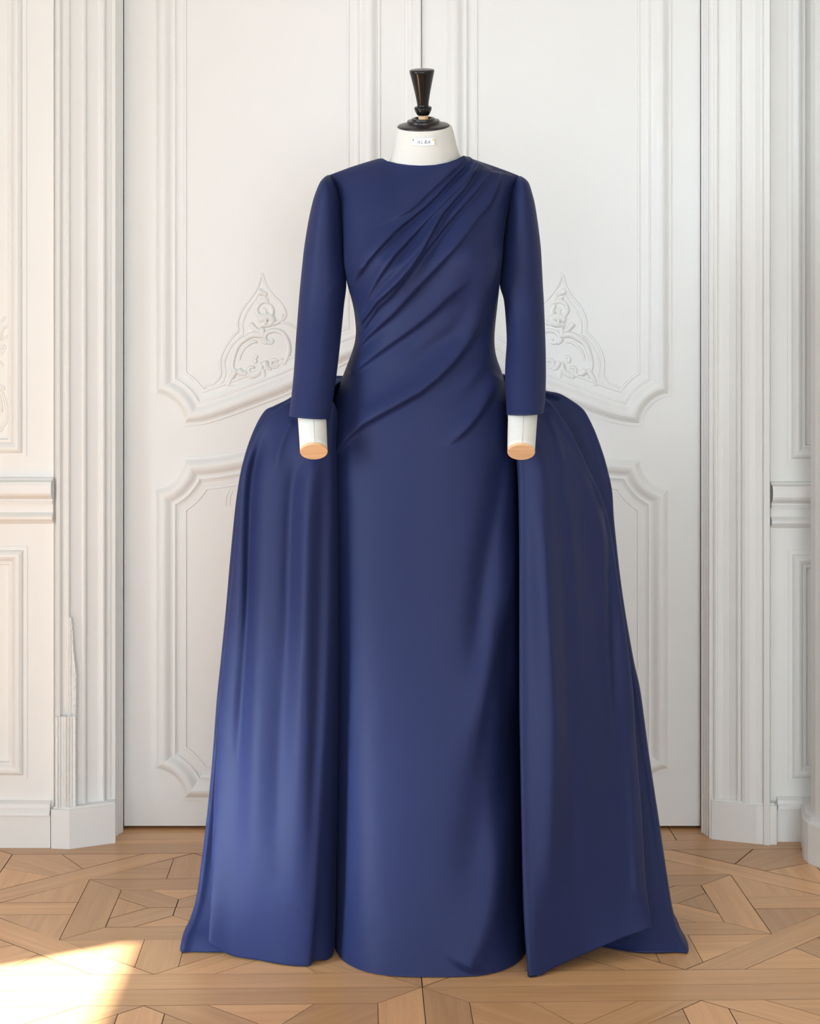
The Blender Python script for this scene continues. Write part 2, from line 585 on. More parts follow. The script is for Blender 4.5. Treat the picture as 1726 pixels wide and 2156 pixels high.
ogee_inner = [(404, 838), (420, 834), (442, 819), (462, 812), (474, 790), (472, 766), (476, 750), (487, 729), (502, 711), (511, 704), (510, 684),
              (514, 668), (523, 650), (538, 630), (547, 614)]

def door(name, flip):
    fx = (lambda pts: mir(pts)) if flip else (lambda pts: list(pts))
    x0, x1 = (888.0, 1473.8) if flip else (261.2, 886.8)
    d = Mesh()
    d.box(XZ(x0, 0, YD)[0], XZ(x1, 0, YD)[0], YD, YD + .05, 0.007, DH - .01)
    o = structure(d.build(name, M_DOOR))
    frame('upper_panel_moulding', mirp(upper) if flip else upper, YD, BOLECTION, M_DOOR, o)
    frame('lower_panel_moulding', mirp(lower) if flip else lower, YD, BOLECTION, M_DOOR, o)
    m = Mesh()
    for pts, r0, r1 in rocaille:
        tube(m, fx(pts), r0 * 1.35, r1 * 1.35, YD, 0.75)
    m.build('carved_ornament', M_DOOR, o, True)
    m = Mesh()
    tube(m, fx(ogee_outer), 2.3, 2.3, YD, 0.7, 160)
    tube(m, fx(ogee_inner), 1.9, 1.9, YD, 0.7, 90)
    m.build('curved_fillet', M_DOOR, o, True)
    m = Mesh()                                        # curved double mark inside the lower panel
    for k in (0, 8):
        tube(m, fx([(482 + k, 1032), (476 + k, 1048), (476 + k, 1068)]), 1.6, 1.2, YD, 0.6)
    m.build('scroll_tip', M_DOOR, o, True)
    return o
door_l = door('door_1', False)
door_r = door('door_2', True)
# meeting strip on the left leaf
st = [(851, 0), (852, .007), (858, .009), (866, .009), (868, .013), (884, .013), (886.3, .010), (886.3, 0)]
pl = np.array([((px - CX) * YD / F, YD - h) for px, h in st])
V = np.array([np.c_[pl, np.full(len(pl), z)] for z in (0.012, DH - .02)])
mk('meeting_strip', V, grid_faces(2, len(st)), M_DOOR, door_l)
# painted hinge at the foot of the right leaf
hg = Mesh()
hx, hy = XZ(1481, 0, 4.405)[0], 4.405
aa = np.linspace(0, 2 * math.pi, 13)[:-1]
for z0, z1 in ((.022, .047), (.048, .078)):
    v = [(hx + .0045 * math.cos(a), hy + .0045 * math.sin(a), z) for z in (z0, z1) for a in aa]
    hg.add(v, [[k, (k + 1) % 12, 12 + (k + 1) % 12, 12 + k] for k in range(12)] + [list(range(12, 24)), list(range(11, -1, -1))])
hg.build('hinge', M_DOOR, door_r)

# casings: plan profile swept upwards (px on the photo, distance from the lens)
def upright(name, plan, z0, z1, mat, parent=None, cap=False):
    pl = np.array([((px - CX) * Y / F, Y) for px, Y in plan])
    V = np.array([np.c_[pl, np.full(len(pl), z)] for z in (z0, z1)])
    f = grid_faces(2, len(plan)).tolist()
    if cap:
        n = len(plan)
        f.append(list(range(n, 2 * n)))
    return mk(name, V, f, mat, parent)

def base_l(px):
    return 4.290 + (px - 118) * (4.350 - 4.290) / 125

rel_l = [(118, .030), (119, .034), (126, .034), (128, .030), (132, .022), (139, .020), (140.5, .024), (141.5, .034), (144, .037), (147, .034),
         (148.5, .026), (172, .024), (173, .028), (176, .032), (180, .031), (182, .027), (183.5, .018), (205, .017), (212, .019),
         (214, .024), (217, .0275), (220, .026), (222, .020), (225, .012), (229, .011), (230, .014), (233, .014), (234, .010), (243, .012)]
plan_l = [(113, YL + .01), (117, YL - .005)] + [(px, base_l(px) - h * .72) for px, h in rel_l]
plan_l += [(244.5, 4.372), (249, 4.374), (250, 4.388), (254, 4.390), (255, 4.398), (258, 4.400), (259.3, 4.404), (259.6, 4.47), (262, 4.50)]
trim1 = structure(upright('trim_1', plan_l, 0.0, DH, M_WALL))
plinth_l = [(107, YL + .005), (107.2, 4.262), (146, 4.257), (243, 4.309), (243.5, 4.39)]
upright('plinth_block', plinth_l, 0.0, 0.089, M_WALL, trim1, True)
upright('plinth_cap', [(111, YL), (113, 4.268), (147, 4.262), (242, 4.314), (243, 4.38)], 0.089, 0.0935, M_WALL, trim1, True)
# splintered lower run of the outer bead
zb = lambda py: H - (py - CY) * 4.26 / F
rows = []
zs = np.linspace(zb(1510), 0.092, 40)
for z in zs:
    w = rng.normal(0, .0007, 16)
    pxs = np.array([116, 117, 121, 122, 126, 128, 132, 134, 138, 140, 144, 146, 150, 152, 157, 158.5])
    hh = np.array([.02, .037, .039, .033, .038, .033, .038, .036, .044, .038, .046, .040, .047, .045, .048, .018])
    rows.append([((px - CX) * 4.26 / F + w[k] * .4, base_l(px) - hh[k] * .8 - w[k] * .5, z) for k, px in enumerate(pxs)])
mk('splintered_bead', np.array(rows), grid_faces(40, 16), M_WALL, trim1)
rows = []
for z in np.linspace(zb(1302), zb(1512), 50):
    t = (zb(1302) - z) / (zb(1302) - zb(1512))
    xr = 148 + 11 * min(1, t * 1.7) + rng.normal(0, .35)
    pxs = np.array([141, 142, 144, 146.5, 149, 152, xr - 2, xr])
    pxs = np.minimum(pxs, xr)
    hh = np.array([.022, .036, .034, .040, .036, .041, .042, .022]) + rng.normal(0, .0008, 8)
    rows.append([((px - CX) * 4.26 / F, base_l(px) - hh[k] * .78, z) for k, px in enumerate(pxs)])
mk('chipped_bead', np.array(rows), grid_faces(50, 8), M_WALL, trim1)

def base_r(px):
    return 4.312 + (1616 - px) * (4.368 - 4.312) / 122
rel_r = [(1621, .016), (1620, .028), (1608, .029), (1606.5, .024), (1605.5, .010), (1600, .012), (1590, .020), (1578, .025), (1568, .026), (1562, .024),
         (1561, .014), (1558, .020), (1554, .024), (1551, .022), (1549, .015), (1535, .012), (1522, .014), (1514, .018), (1511, .018), (1510, .026),
         (1507, .028), (1503, .027), (1501, .022), (1498, .022), (1493, .026), (1491.5, .012)]
plan_r = [(1622, YR + .01)] + [(px, base_r(px) - h * .80) for px, h in rel_r]
plan_r += [(1490, 4.368), (1487, 4.370), (1486, 4.382), (1482, 4.386), (1481, 4.394), (1477, 4.398), (1475.6, 4.403), (1475.2, 4.47), (1472, 4.50)]
trim2 = structure(upright('trim_2', plan_r[::-1], 0.0, DH, M_WALL))
upright('plinth_block', [(1496.5, 4.40), (1497.5, 4.342), (1592, 4.301), (1635, 4.293), (1637, YR + .005)], 0.0, 0.089, M_WALL, trim2, True)
upright('plinth_cap', [(1498, 4.39), (1499, 4.346), (1592, 4.307), (1630, 4.299), (1632, YR)], 0.089, 0.0935, M_WALL, trim2, True)

# right pier, coming forward
pier = [(1709, 4.36), (1706.5, 4.215), (1708, 4.19), (1716, 4.15), (1735, 4.11), (1790, 4.06), (2230, 4.00), (2290, 4.36)]
trim3 = structure(upright('trim_3', pier, 0.0, ZC, M_WALL))
pp = [(1684, YR + .01), (1687.7, 4.268), (1689, 4.20), (1692, 4.172), (1700.7, 4.144), (1726, 4.103), (1790, 4.045), (2235, 3.985), (2290, 4.36)]
upright('plinth_block', pp, 0.0, 0.088, M_WALL, trim3, True)
upright('plinth_cap', [(px + 5, Y + .008) for px, Y in pp], 0.088, 0.101, M_WALL, trim3, True)

# horizontal runs: chair rail and baseboard
def run(name, prof, Y, x0, x1, mat, parent=None):
    """prof: (py on the photo, projection)"""
    rows = [[(x, Y - h, H - (py - CY) * Y / F) for py, h in prof] for x in (x0, x1)]
    return mk(name, np.array(rows), grid_faces(2, len(prof)), mat, parent)

rail = [(1004, 0), (1006, .010), (1010, .014), (1013, .030), (1020, .033), (1036, .033), (1041, .030), (1046, .022), (1050, .014), (1054, .013),
        (1055, .017), (1059, .016), (1060, .008), (1078, .007), (1082, .014), (1086, .019), (1092, .018), (1095, .013), (1098, .010), (1099, .005), (1103, 0)]
xa = XZ(113, 0, YL)[0]
run('chair_rail', rail, YL, XL, xa, M_WALL, wall_back)
rail_r = [(py + 9, h) for py, h in rail]
xr0, xr1 = XZ(1621, 0, YR)[0], XR
run('chair_rail', rail_r, YR, xr0, xr1, M_WALL, wall_back)
base = [(1684, 0), (1687, .010), (1690, .016), (1697, .018), (1702, .017), (1706, .022), (1712, .023), (1713, .016), (1714, .013), (1782.2, .013)]
structure(run('baseboard_left', base, YL, XL, XZ(108, 0, YL)[0], M_WALL))
base_rr = [(1676, 0), (1679, .008), (1682, .013), (1689, .014), (1692, .018), (1700, .019), (1701, .012), (1702, .010), (1770, .010)]
structure(run('baseboard_right', base_rr, YR, XZ(1634, 0, YR)[0], xr1, M_WALL))

WALLP = ([(0, -.001), (0, .004), (.009, .004), (.010, .008)] + round_prof([(.011, .012), (.016, .019), (.022, .021), (.028, .017), (.034, .009)], 7) +
         [(.036, .009), (.0365, .012), (.040, .012), (.041, .003), (.043, -.001)])
frame('upper_panel_moulding', rect(56, -560, -880, 962), YL, WALLP, M_WALL, wall_back)
frame('lower_panel_moulding', rect(58, 1150, -880, 1640), YL, WALLP, M_WALL, wall_back)
frame('upper_panel_moulding', rect(1657, -560, 2180, 974), YR, WALLP, M_WALL, wall_back)
frame('lower_panel_moulding', rect(1659, 1158, 2180, 1646), YR, WALLP, M_WALL, wall_back)
m = Mesh()
half = [([(3, 678), (7, 672), (12, 667)], 2.5, 2), ([(17, 688), (9, 690), (4, 698), (5, 708), (11, 712), (17, 705)], 2.4, 1.8),
        ([(-12, 720), (0, 712), (6, 716)], 3, 2), ([(-10, 735), (2, 732), (12, 726)], 3.5, 2.4), ([(12, 729), (7, 738), (0, 750)], 3, 2),
        ([(-8, 760), (2, 764), (8, 772)], 3, 2), ([(-14, 800), (0, 812), (9, 818), (-4, 824)], 3, 2),
        ([(5, 824), (11, 845), (15, 865), (14, 884), (7, 902)], 2.6, 2.6), ([(-2, 830), (3, 850), (5, 870)], 2, 2),
        ([(7, 902), (-4, 908), (-16, 905)], 3, 2), ([(-20, 690), (-24, 740), (-18, 800)], 5, 4)]
for pts, r0, r1 in half:
    tube(m, pts, r0, r1, YL, 0.8)
    tube(m, [(-70 - x, y) for x, y in pts], r0, r1, YL, 0.8)
m.build('carved_ornament', M_WALL, wall_back, True)

# ------------------------------------------------------------------ dress form
AX = 3.70
form = empty('dress_form', ((893 - CX) * AX / F, AX, 0), 'cream canvas dress form with black turned finial, wearing the navy gown', 'mannequin')

def loft(rings, closed_top=False, closed_bot=False):
    V = np.array(rings)
    n, m_ = V.shape[:2]
    f = grid_faces(n, m_, wrap_m=True).tolist()
    if closed_top:
        f.append(list(range(m_)))
    if closed_bot:
        f.append(list(range((n - 1) * m_, n * m_))[::-1])
    return V, f

SEG = 64
ang = np.linspace(0, 2 * math.pi, SEG, endpoint=False)
def ell(cx_px, hw_px, Yc, D, py, tilt=0.0, roll=0.0):
    x0 = (cx_px - CX) * Yc / F
    hw = hw_px * Yc / F
    y = D * np.sin(ang)
    x = hw * np.cos(ang)
    z = H - (py - CY) * Yc / F + y * math.tan(tilt) + x * math.tan(roll)
    return np.stack([x0 + x, Yc + y, z], 1)

TILT = math.radians(16.5)
nk = [ell(892, 56, 3.675, .046, 266, TILT, .03), ell(892.5, 58.5, 3.675, .050, 267.5, TILT, .03), ell(893, 60, 3.676, .051, 272, TILT * .9), ell(894, 63, 3.68, .053, 288, TILT * .6),
      ell(895, 66, 3.685, .056, 305, TILT * .4), ell(896, 70, 3.69, .060, 322, TILT * .3), ell(897, 77, 3.70, .064, 338, TILT * .2), ell(897, 82, 3.705, .066, 352), ell(896, 84, 3.71, .066, 375)]
V, f = loft(nk, True, True)
neck = mk('neck', V, f, M_CANVAS, form, True)
to = [ell(893, 60, 3.70, .050, 368), ell(893, 140, 3.70, .075, 400), ell(893, 150, 3.70, .085, 450), ell(893, 148, 3.69, .10, 520), ell(894, 138, 3.69, .095, 600), ell(894, 128, 3.70, .085, 700),
      ell(890, 140, 3.70, .095, 800), ell(890, 155, 3.70, .105, 900), ell(890, 140, 3.70, .095, 960)]
V, f = loft(to, True, True)
mk('torso', V, f, M_CANVAS, form, True)

def lathe(prof, axis_o, axis_d, roll=0.0, seg=48):
    """prof (radius, height) turned round an axis"""
    d = np.array(axis_d, float); d /= np.linalg.norm(d)
    e1 = np.cross(d, [0, 1, 0.0]); e1 /= np.linalg.norm(e1)
    e2 = np.cross(d, e1)
    a = np.linspace(0, 2 * math.pi, seg, endpoint=False)
    V = np.array([[np.array(axis_o) + d * h + (e1 * math.cos(t) + e2 * math.sin(t)) * r for t in a] for r, h in prof])
    fc = grid_faces(len(prof), seg, wrap_m=True).tolist()
    return V, fc

S = 3.675 / F
ax_d = np.array([-.03, -math.sin(TILT), math.cos(TILT)])
cap_o = P(891.5, 269.5, 3.675)
V, f = lathe([(0, -.001), (.0500, -.001), (.0507, .0008), (.0507, .0024)], cap_o, ax_d)
capo = mk('neck_rim', V, f, M_RIM, form, True)
V, f = lathe([(.0507, .0024), (.0510, .0032), (.0507, .0050), (.0495, .0060), (.044, .0074), (.038, .0088), (.0335, .0100), (.0318, .0106), (.0316, .0110), (.0318, .0118), (.0318, .0142), (.0310, .0151),
              (.0235, .0155), (.0226, .0157), (.0228, .0164), (.0228, .0186), (.0220, .0194), (.0180, .0196), (.0172, .0190), (.0170, .0130), (0, .0130)], cap_o, ax_d, seg=72)
mk('neck_cap', V, f, M_BLACK2, form, True)
pw = .0098
pv = []
d = ax_d / np.linalg.norm(ax_d)
e1 = np.cross(d, [0, 1, 0.0]); e1 /= np.linalg.norm(e1); e2 = np.cross(d, e1)
pv = []
for hh in (.0125, .034):
    for k in range(8):
        a = math.pi / 8 + k * math.pi / 4
        pv.append(cap_o + d * hh + (e1 * math.cos(a) + e2 * math.sin(a)) * pw * 1.05)
mk('wooden_peg', pv, [[k, (k + 1) % 8, 8 + (k + 1) % 8, 8 + k] for k in range(8)] + [list(range(8, 16))], M_BEECH, form)
fo = cap_o + d * .0250
fp = [(0, 0), (11, 0), (13.2, 2), (16.2, 7), (18, 12), (18.5, 15.5), (18.0, 17.3), (16.5, 18.2), (13, 18.9), (12.2, 20.5), (12.2, 23), (12.8, 28), (14.5, 38), (17, 51), (20, 65),
      (23.2, 79), (25.6, 89), (26.2, 92.5), (26, 94.3), (25, 95.6), (20, 96.8), (10, 97.8), (0, 98.2)]
V, f = lathe([(r * S, h * S) for r, h in fp], fo, ax_d, seg=72)
mk('finial', V, f, M_BLACK, form, True)['label'] = 'glossy black turned finial'
# stand under the skirt
px0, py0 = form.location[0], form.location[1]
V, f = lathe([(0, .03), (.17, .03), (.17, .012), (.175, .0), (0, 0)], (px0, py0, 0.0005), (0, 0, 1))
mk('base_plate', V, f, M_IRON, form, True)
V, f = lathe([(0, .02), (.018, .02), (.018, .95), (0, .95)], (px0, py0, 0), (0, 0, 1), seg=24)
mk('pole', V, f, M_IRON, form, True)

def forearm(cx0, hw0, py_a, cx1, hw1, py1, Y0, Y1, lean, seam_px):
    """arm stub from inside the sleeve down to its slanting wooden end"""
    nd = np.array([lean, -.59, -.81]); nd /= np.linalg.norm(nd)
    c1 = P(cx1, py1, Y1)
    e1 = np.array([1, 0, 0]) - nd * nd[0]; e1 /= np.linalg.norm(e1)
    e2 = np.cross(nd, e1)
    r1 = hw1 * Y1 / F
    end = c1 + r1 * (np.outer(np.cos(ang), e1) + np.outer(np.sin(ang), -e2 if e2[1] < 0 else e2))
    rings = []
    top = np.stack([(cx0 - CX) * Y0 / F + hw0 * Y0 / F * np.cos(ang), Y0 + .030 * np.sin(ang), np.full(SEG, H - (py_a - CY) * Y0 / F)], 1)
    for t in np.linspace(0, 1, 14):
        rings.append(top * (1 - t) + end * t + np.array([0, .004 * math.sin(math.pi * t), 0]))
    V, f = loft(rings, True, True)
    arm = mk('forearm', V, f, M_CANVAS, form, True)
    V2, f2 = lathe([(0, -.003), (r1 * .985, -.003), (r1 * 1.005, -.0015), (r1 * 1.005, .0025), (r1 * .99, .0035), (0, .0035)], c1, nd, seg=64)
    disc = mk('wrist_disc', V2, f2, M_BEECH, arm, False)
    disc['label'] = 'pale wooden end of the arm'
    # stitched seam down the front
    st_ = np.array(rings)[:, :, :]
    k = int(np.argmin(np.abs(CX + F * st_[6, :, 0] / st_[6, :, 1] - seam_px) + 1000 * (st_[6, :, 1] > st_[6, :, 1].mean())))
    ln = st_[:, k] + np.array([0, -.0004, 0])
    vv, ff = [], []
    for q in ln:
        for a in range(5):
            vv.append(q + np.array([.0009 * math.cos(a * 1.2566), .0007 * math.sin(a * 1.2566), 0]))
    mk('seam', vv, grid_faces(14, 5, wrap_m=True), M_CANVAS, arm, True)
forearm(652, 31, 800, 660.5, 29, 948.5, 3.60, 3.515, .03, 657)
forearm(1104, 33, 800, 1097, 29, 949.5, 3.60, 3.515, -.03, 1102)

# ------------------------------------------------------------------ gown
gown = empty('evening_gown', ((893 - CX) * AX / F, AX, 0), 'long navy blue draped evening gown with full side overskirt, on the dress form', 'dress')

def seg_dist(px, py, poly):
    """signed distance to a polyline (positive on its right when walking along it) and the arc parameter"""
    poly = np.asarray(poly, float)
    L = np.r_[0, np.cumsum(np.linalg.norm(np.diff(poly, axis=0), axis=1))]
    best = np.full(px.shape, 1e9); sg = np.zeros(px.shape); tt = np.zeros(px.shape)
    for i in range(len(poly) - 1):
        a, b = poly[i], poly[i + 1]
        d_ = b - a; l = np.hypot(*d_)
        t = np.clip(((px - a[0]) * d_[0] + (py - a[1]) * d_[1]) / l ** 2, 0, 1)
        ex, ey = px - a[0] - t * d_[0], py - a[1] - t * d_[1]
        ds = np.hypot(ex, ey)
        m_ = ds < best
        best = np.where(m_, ds, best)
        sg = np.where(m_, np.sign(ex * d_[1] - ey * d_[0]), sg)
        tt = np.where(m_, (L[i] + t * l) / L[-1], tt)
    return best * sg, tt

def pleats(px, py, folds, gain=1.0):
    """relief of soft folds; each: (polyline px, width left, width right, amplitude m, fade in, fade out)"""
    out = np.zeros(px.shape)
    for poly, wl_, wr_, amp, fi, fo_ in folds:
        ctl = spline(poly, 14)
        d_, t = seg_dist(px, py, ctl)
        g = np.where(d_ < 0, np.exp(-(d_ / wl_) ** 2), np.exp(-(d_ / wr_) ** 2))
        fade = np.clip(t / max(fi, 1e-3), 0, 1) * np.clip((1 - t) / max(fo_, 1e-3), 0, 1)
        fade = fade * fade * (3 - 2 * fade)
        out += amp * g * fade
    return out * gain

def project(V):
    return CX + F * V[..., 0] / V[..., 1], CY - F * (V[..., 2] - H) / V[..., 1]

# --- bodice with column skirt
lev = np.array([  # py, left px, right px, axis Y, front depth, exponent
    (560, 724, 1055, 3.700, .128, 3.0), (600, 731, 1051, 3.700, .124, 2.8), (622, 738, 1049, 3.700, .120, 2.6), (650, 745, 1046, 3.700, .113, 2.4),
    (695, 750, 1041, 3.700, .105, 2.3), (720, 748, 1040, 3.700, .104, 2.3), (750, 738, 1043, 3.700, .108, 2.3), (790, 722, 1059, 3.700, .116, 2.3),
    (850, 703, 1072, 3.700, .128, 2.4), (920, 694, 1083, 3.700, .137, 2.5), (1000, 690, 1088, 3.700, .145, 2.6), (1150, 690, 1092, 3.700, .165, 2.7),
    (1350, 695, 1096, 3.700, .197, 2.8), (1550, 699, 1100, 3.700, .232, 2.9), (1750, 703, 1104, 3.700, .268, 3.0), (1860, 704, 1106, 3.700, .290, 3.0), (1948, 704, 1108, 3.700, .306, 3.0)])
NC, NR1, NR2 = 340, 210, 620
cc = np.concatenate([np.sin(np.linspace(-math.pi / 2, math.pi / 2, NC))])   # front columns -1..1
top_px = np.array([(688, 373), (692, 369), (705, 364), (740, 351), (772, 341), (796, 334), (805, 333.2), (815, 339), (835, 344), (860, 347.3), (885, 348.8), (915, 348.5), (942, 346), (960, 342), (974, 335.5),
                   (981, 333), (1000, 336.5), (1040, 350), (1070, 361), (1090, 369), (1098, 374)])
seam_l = np.array([(372, 690), (392, 705), (430, 716), (500, 722), (560, 724)])
seam_r = np.array([(372, 1095), (400, 1080), (450, 1068), (500, 1060), (560, 1055)])

def gown_rows():
    rows = []
    r = np.linspace(1, 0, NR1)[:-1]          # upper part, from the shoulder line down
    Yc, D0, ex = 3.700, .128, 3.0
    xt = np.interp(np.linspace(0, 1, NC), np.linspace(0, 1, NC), 0.5 * (690 + 1095) + 0.5 * (1095 - 690) * cc)
    top = np.interp(xt, top_px[:, 0], top_px[:, 1])
    neckw = 89.0
    dtop = .072 * np.sqrt(np.clip(1 - ((xt - 893) / neckw) ** 2, 0, 1)) * (np.abs(xt - 893) < neckw)
    s0 = np.clip(1 - np.abs(cc) ** ex, 0, 1) ** (1 / ex)
    kern = np.exp(-(np.arange(-40, 41) / 15.0) ** 2); kern /= kern.sum()
    dsm = np.convolve(dtop, kern, mode='same')
    top0, tsm = top, np.convolve(np.pad(top, 40, mode='edge'), kern, mode='valid')
    dtop0 = dtop
    for q in r:
        dtop = dsm + (dtop0 - dsm) * q ** 40
        top = tsm + (top0 - tsm) * q ** 24
        pyn = 560 - 188 * q
        xl = np.interp(pyn, seam_l[:, 0], seam_l[:, 1]); xr = np.interp(pyn, seam_r[:, 0], seam_r[:, 1])
        x = 0.5 * (xl + xr) + 0.5 * (xr - xl) * cc
        py = 560 + (top - 560) * q
        d0 = (D0 - .018 * q) * s0
        D = np.sqrt((d0 * (1 - q ** 2.4) ** 0.55) ** 2 + (dtop * q ** 1.5) ** 2)
        Y = Yc + .012 * q
        front = np.stack([(x - CX) * (Y - D * q ** 4) / F, Y - D, H - (py - CY) * (Y - D * q ** 4) / F], 1)
        Db = (.105 - .02 * q) * s0 * (1 - q ** 2.4) ** 0.55 + dtop * .9
        bi = np.linspace(NC - 1, 0, 62)[1:-1].astype(int)
        back = np.stack([(x[bi] - CX) * Y / F, Y + Db[bi], H - (py[bi] - CY) * Y / F], 1)
        rows.append(np.concatenate([front, back]))
    for py in np.linspace(560, 1948, NR2):
        k = [np.interp(py, lev[:, 0], lev[:, c]) for c in range(1, 6)]
        xl, xr, Yc, D0, ex = k
        s0 = np.clip(1 - np.abs(cc) ** ex, 0, 1) ** (1 / ex)
        x = 0.5 * (xl + xr) + 0.5 * (xr - xl) * cc
        z = max(H - (py - CY) * Yc / F, 0.002)
        front = np.stack([(x - CX) * Yc / F, Yc - D0 * s0, np.full(NC, z)], 1)
        bi = np.linspace(NC - 1, 0, 62)[1:-1].astype(int)
        Db = np.interp(py, [560, 700, 900, 1948], [.105, .09, .12, .20])
        back = np.stack([(x[bi] - CX) * Yc / F, Yc + Db * s0[bi], np.full(60, z)], 1)
        rows.append(np.concatenate([front, back]))
    return np.array(rows)

G = gown_rows()
# gentle smoothing of the level interpolation down the rows
Gs = G.copy()
for _ in range(60):
    Gs[NR1 - 40:-1] = 0.5 * Gs[NR1 - 40:-1] + 0.25 * (Gs[NR1 - 41:-2] + Gs[NR1 - 39:])
G[:, :, 1] = Gs[:, :, 1]
G[:, :, 0] = Gs[:, :, 0]

drape = [
    ([(983, 333), (957, 357), (902, 404), (862, 441), (815, 463), (768, 485)], 30, 6, .0115, .03, .55),
    ([(997, 336), (957, 370), (899, 430), (839, 479), (802, 518), (772, 552), (744, 596)], 22, 5, .0120, .02, .10),
    ([(1003, 339), (1000, 358), (950, 409), (902, 458), (867, 497), (830, 538), (776, 618), (752, 676)], 13, 5, .0095, .03, .04),
    ([(1012, 342), (973, 402), (932, 448), (892, 520), (867, 560), (830, 603), (797, 631), (754, 688)], 16, 4, .0130, .02, .03),
    ([(1034, 352), (1008, 393), (950, 458), (909, 509), (874, 556), (832, 612), (790, 652), (757, 704)], 20, 5, .0100, .02, .05),
    ([(1052, 360), (1036, 420), (997, 467), (973, 502), (922, 558), (878, 604), (826, 660), (777, 703), (748, 736)], 30, 6, .0115, .02, .04),
    ([(1066, 364), (1052, 420), (1036, 480), (1012, 540)], 12, 16, .0050, .03, .5),
    ([(1000, 580), (946, 622), (905, 660), (850, 702), (793, 742), (730, 790)], 36, 7, .0100, .25, .04),
    ([(1056, 512), (1044, 566), (1029, 608), (1012, 660), (1000, 696), (960, 754), (899, 812), (834, 851), (761, 892), (714, 935), (700, 955)], 28, 8, .0135, .06, .02),
    ([(1058, 789), (1037, 822), (1008, 870), (976, 907), (932, 942)], 22, 7, .0120, .06, .40),
    ([(1044, 700), (1030, 740), (1000, 790), (950, 840)], 22, 12, .0045, .2, .5),
    ([(890, 405), (840, 452), (790, 505), (750, 550)], 16, 10, .0035, .3, .2),
    ([(940, 440), (890, 508), (850, 552), (800, 598), (764, 650)], 8, 5, .0045, .2, .1),
    ([(762, 555), (750, 576), (740, 602)], 8, 5, .0055, .2, .05),
    ([(985, 650), (930, 690), (870, 735), (800, 790)], 24, 16, .0040, .3, .3),
]
skirt_folds = [
    ([(1094, 1380), (1093, 1550), (1090, 1750), (1086, 1900), (1080, 2050)], 26, 30, -.055, .3, .30),
    ([(1085, 1080), (1082, 1173), (1070, 1245), (1054, 1310), (1034, 1390), (1018, 1460), (1000, 1560), (985, 1680)], 34, 16, .016, .25, .45),
    ([(1062, 930), (1054, 1000), (1042, 1078), (1027, 1158), (1014, 1255), (1005, 1360), (996, 1470)], 24, 18, -.012, .15, .35),
    ([(1088, 1600), (1081, 1735), (1066, 1820), (1044, 1890), (1014, 1975), (975, 2048)], 34, 26, .016, .25, .05),
    ([(1075, 1250), (1072, 1400), (1066, 1600), (1050, 1800)], 22, 22, -.022, .2, .3),
    ([(1050, 1480), (1020, 1650), (990, 1830), (960, 1960)], 45, 30, -.010, .2, .4),
    ([(800, 1000), (770, 1300), (760, 1700), (755, 2000)], 60, 60, .004, .3, .2),
]
fr = G[:, :NC]
px_, py_ = project(fr)
d_ = pleats(px_, py_, drape, 1.15) + pleats(px_, py_, skirt_folds)
edge = np.clip((1 - np.abs(cc)) / 0.012, 0, 1)[None, :]
bust = sum(.020 * np.exp(-((px_ - bx) / 62) ** 2 - ((py_ - 548) / 70) ** 2) for bx in (800, 988))
fr[:, :, 1] -= (d_ + bust) * edge
qq = np.zeros(len(G)); qq[:NR1 - 1] = np.linspace(1, 0, NR1)[:-1]
fr[:, :, 2] += d_ * edge * (qq ** 6)[:, None] * .22
side = np.clip((np.abs(cc) - .75) / .25, 0, 1)
G[:, :NC] = fr
n, m_ = G.shape[:2]
body = mk('draped_bodice_and_skirt', G, grid_faces(n, m_, wrap_m=True), M_NAVY, gown, True)

# --- sleeves
def sleeve(levels, slope):
    lv = np.array(levels)
    s = np.r_[0, np.cumsum(np.abs(np.diff(lv[:, 0])) + 2)]
    t = np.interp(np.linspace(0, s[-1], 150), s, np.arange(len(lv)))
    L_ = catmull(lv, t)
    rings = []
    a = np.linspace(0, 2 * math.pi, 96, endpoint=False)
    for k, (py, xl, xr, Yc, D) in enumerate(L_):
        c0, hw = 0.5 * (xl + xr), 0.5 * (xr - xl)
        w = np.clip((py - 780) / 100, 0, 1)
        rings.append(np.stack([(c0 + hw * np.cos(a) - CX) * Yc / F, Yc + D * np.sin(a), H - (py + slope * w * np.cos(a) - CY) * Yc / F], 1))
    return np.array(rings)
lvl_l = [(369.5, 690, 693, 3.708, .012), (373, 684, 697, 3.706, .026), (380, 677, 701.5, 3.704, .040), (390, 671, 706, 3.702, .050), (410, 663, 712, 3.70, .058), (430, 657, 717, 3.70, .062), (470, 648.5, 721, 3.698, .064),
         (520, 640.5, 724, 3.695, .063), (560, 636, 727, 3.69, .061), (600, 632, 729, 3.685, .059), (640, 628.5, 724.5, 3.675, .056), (680, 625.5, 720.5, 3.66, .053), (720, 622.5, 716.5, 3.64, .050),
         (760, 620, 712, 3.618, .047), (800, 617, 707, 3.597, .045), (840, 613, 700.5, 3.575, .043), (879, 608, 693, 3.556, .041)]
lvl_r = [(371.5, 1093, 1096, 3.708, .012), (375, 1088, 1102, 3.706, .026), (381, 1085, 1109, 3.704, .040), (390, 1082, 1114.5, 3.702, .050), (410, 1076, 1120.5, 3.70, .058), (430, 1071, 1125.5, 3.70, .062), (470, 1065, 1132, 3.698, .064),
         (520, 1058, 1138, 3.695, .063), (560, 1054, 1140.5, 3.69, .061), (600, 1052, 1142.5, 3.685, .059), (632, 1060.5, 1144.5, 3.675, .056), (680, 1065, 1146.5, 3.66, .053), (720, 1066.5, 1148, 3.64, .050),
         (760, 1064, 1149, 3.618, .047), (800, 1063, 1149, 3.597, .045), (840, 1065, 1147.5, 3.575, .043), (872, 1066, 1143.5, 3.556, .041)]
SL = sleeve(lvl_l, 3.0)
SR = sleeve(lvl_r, -1.0)
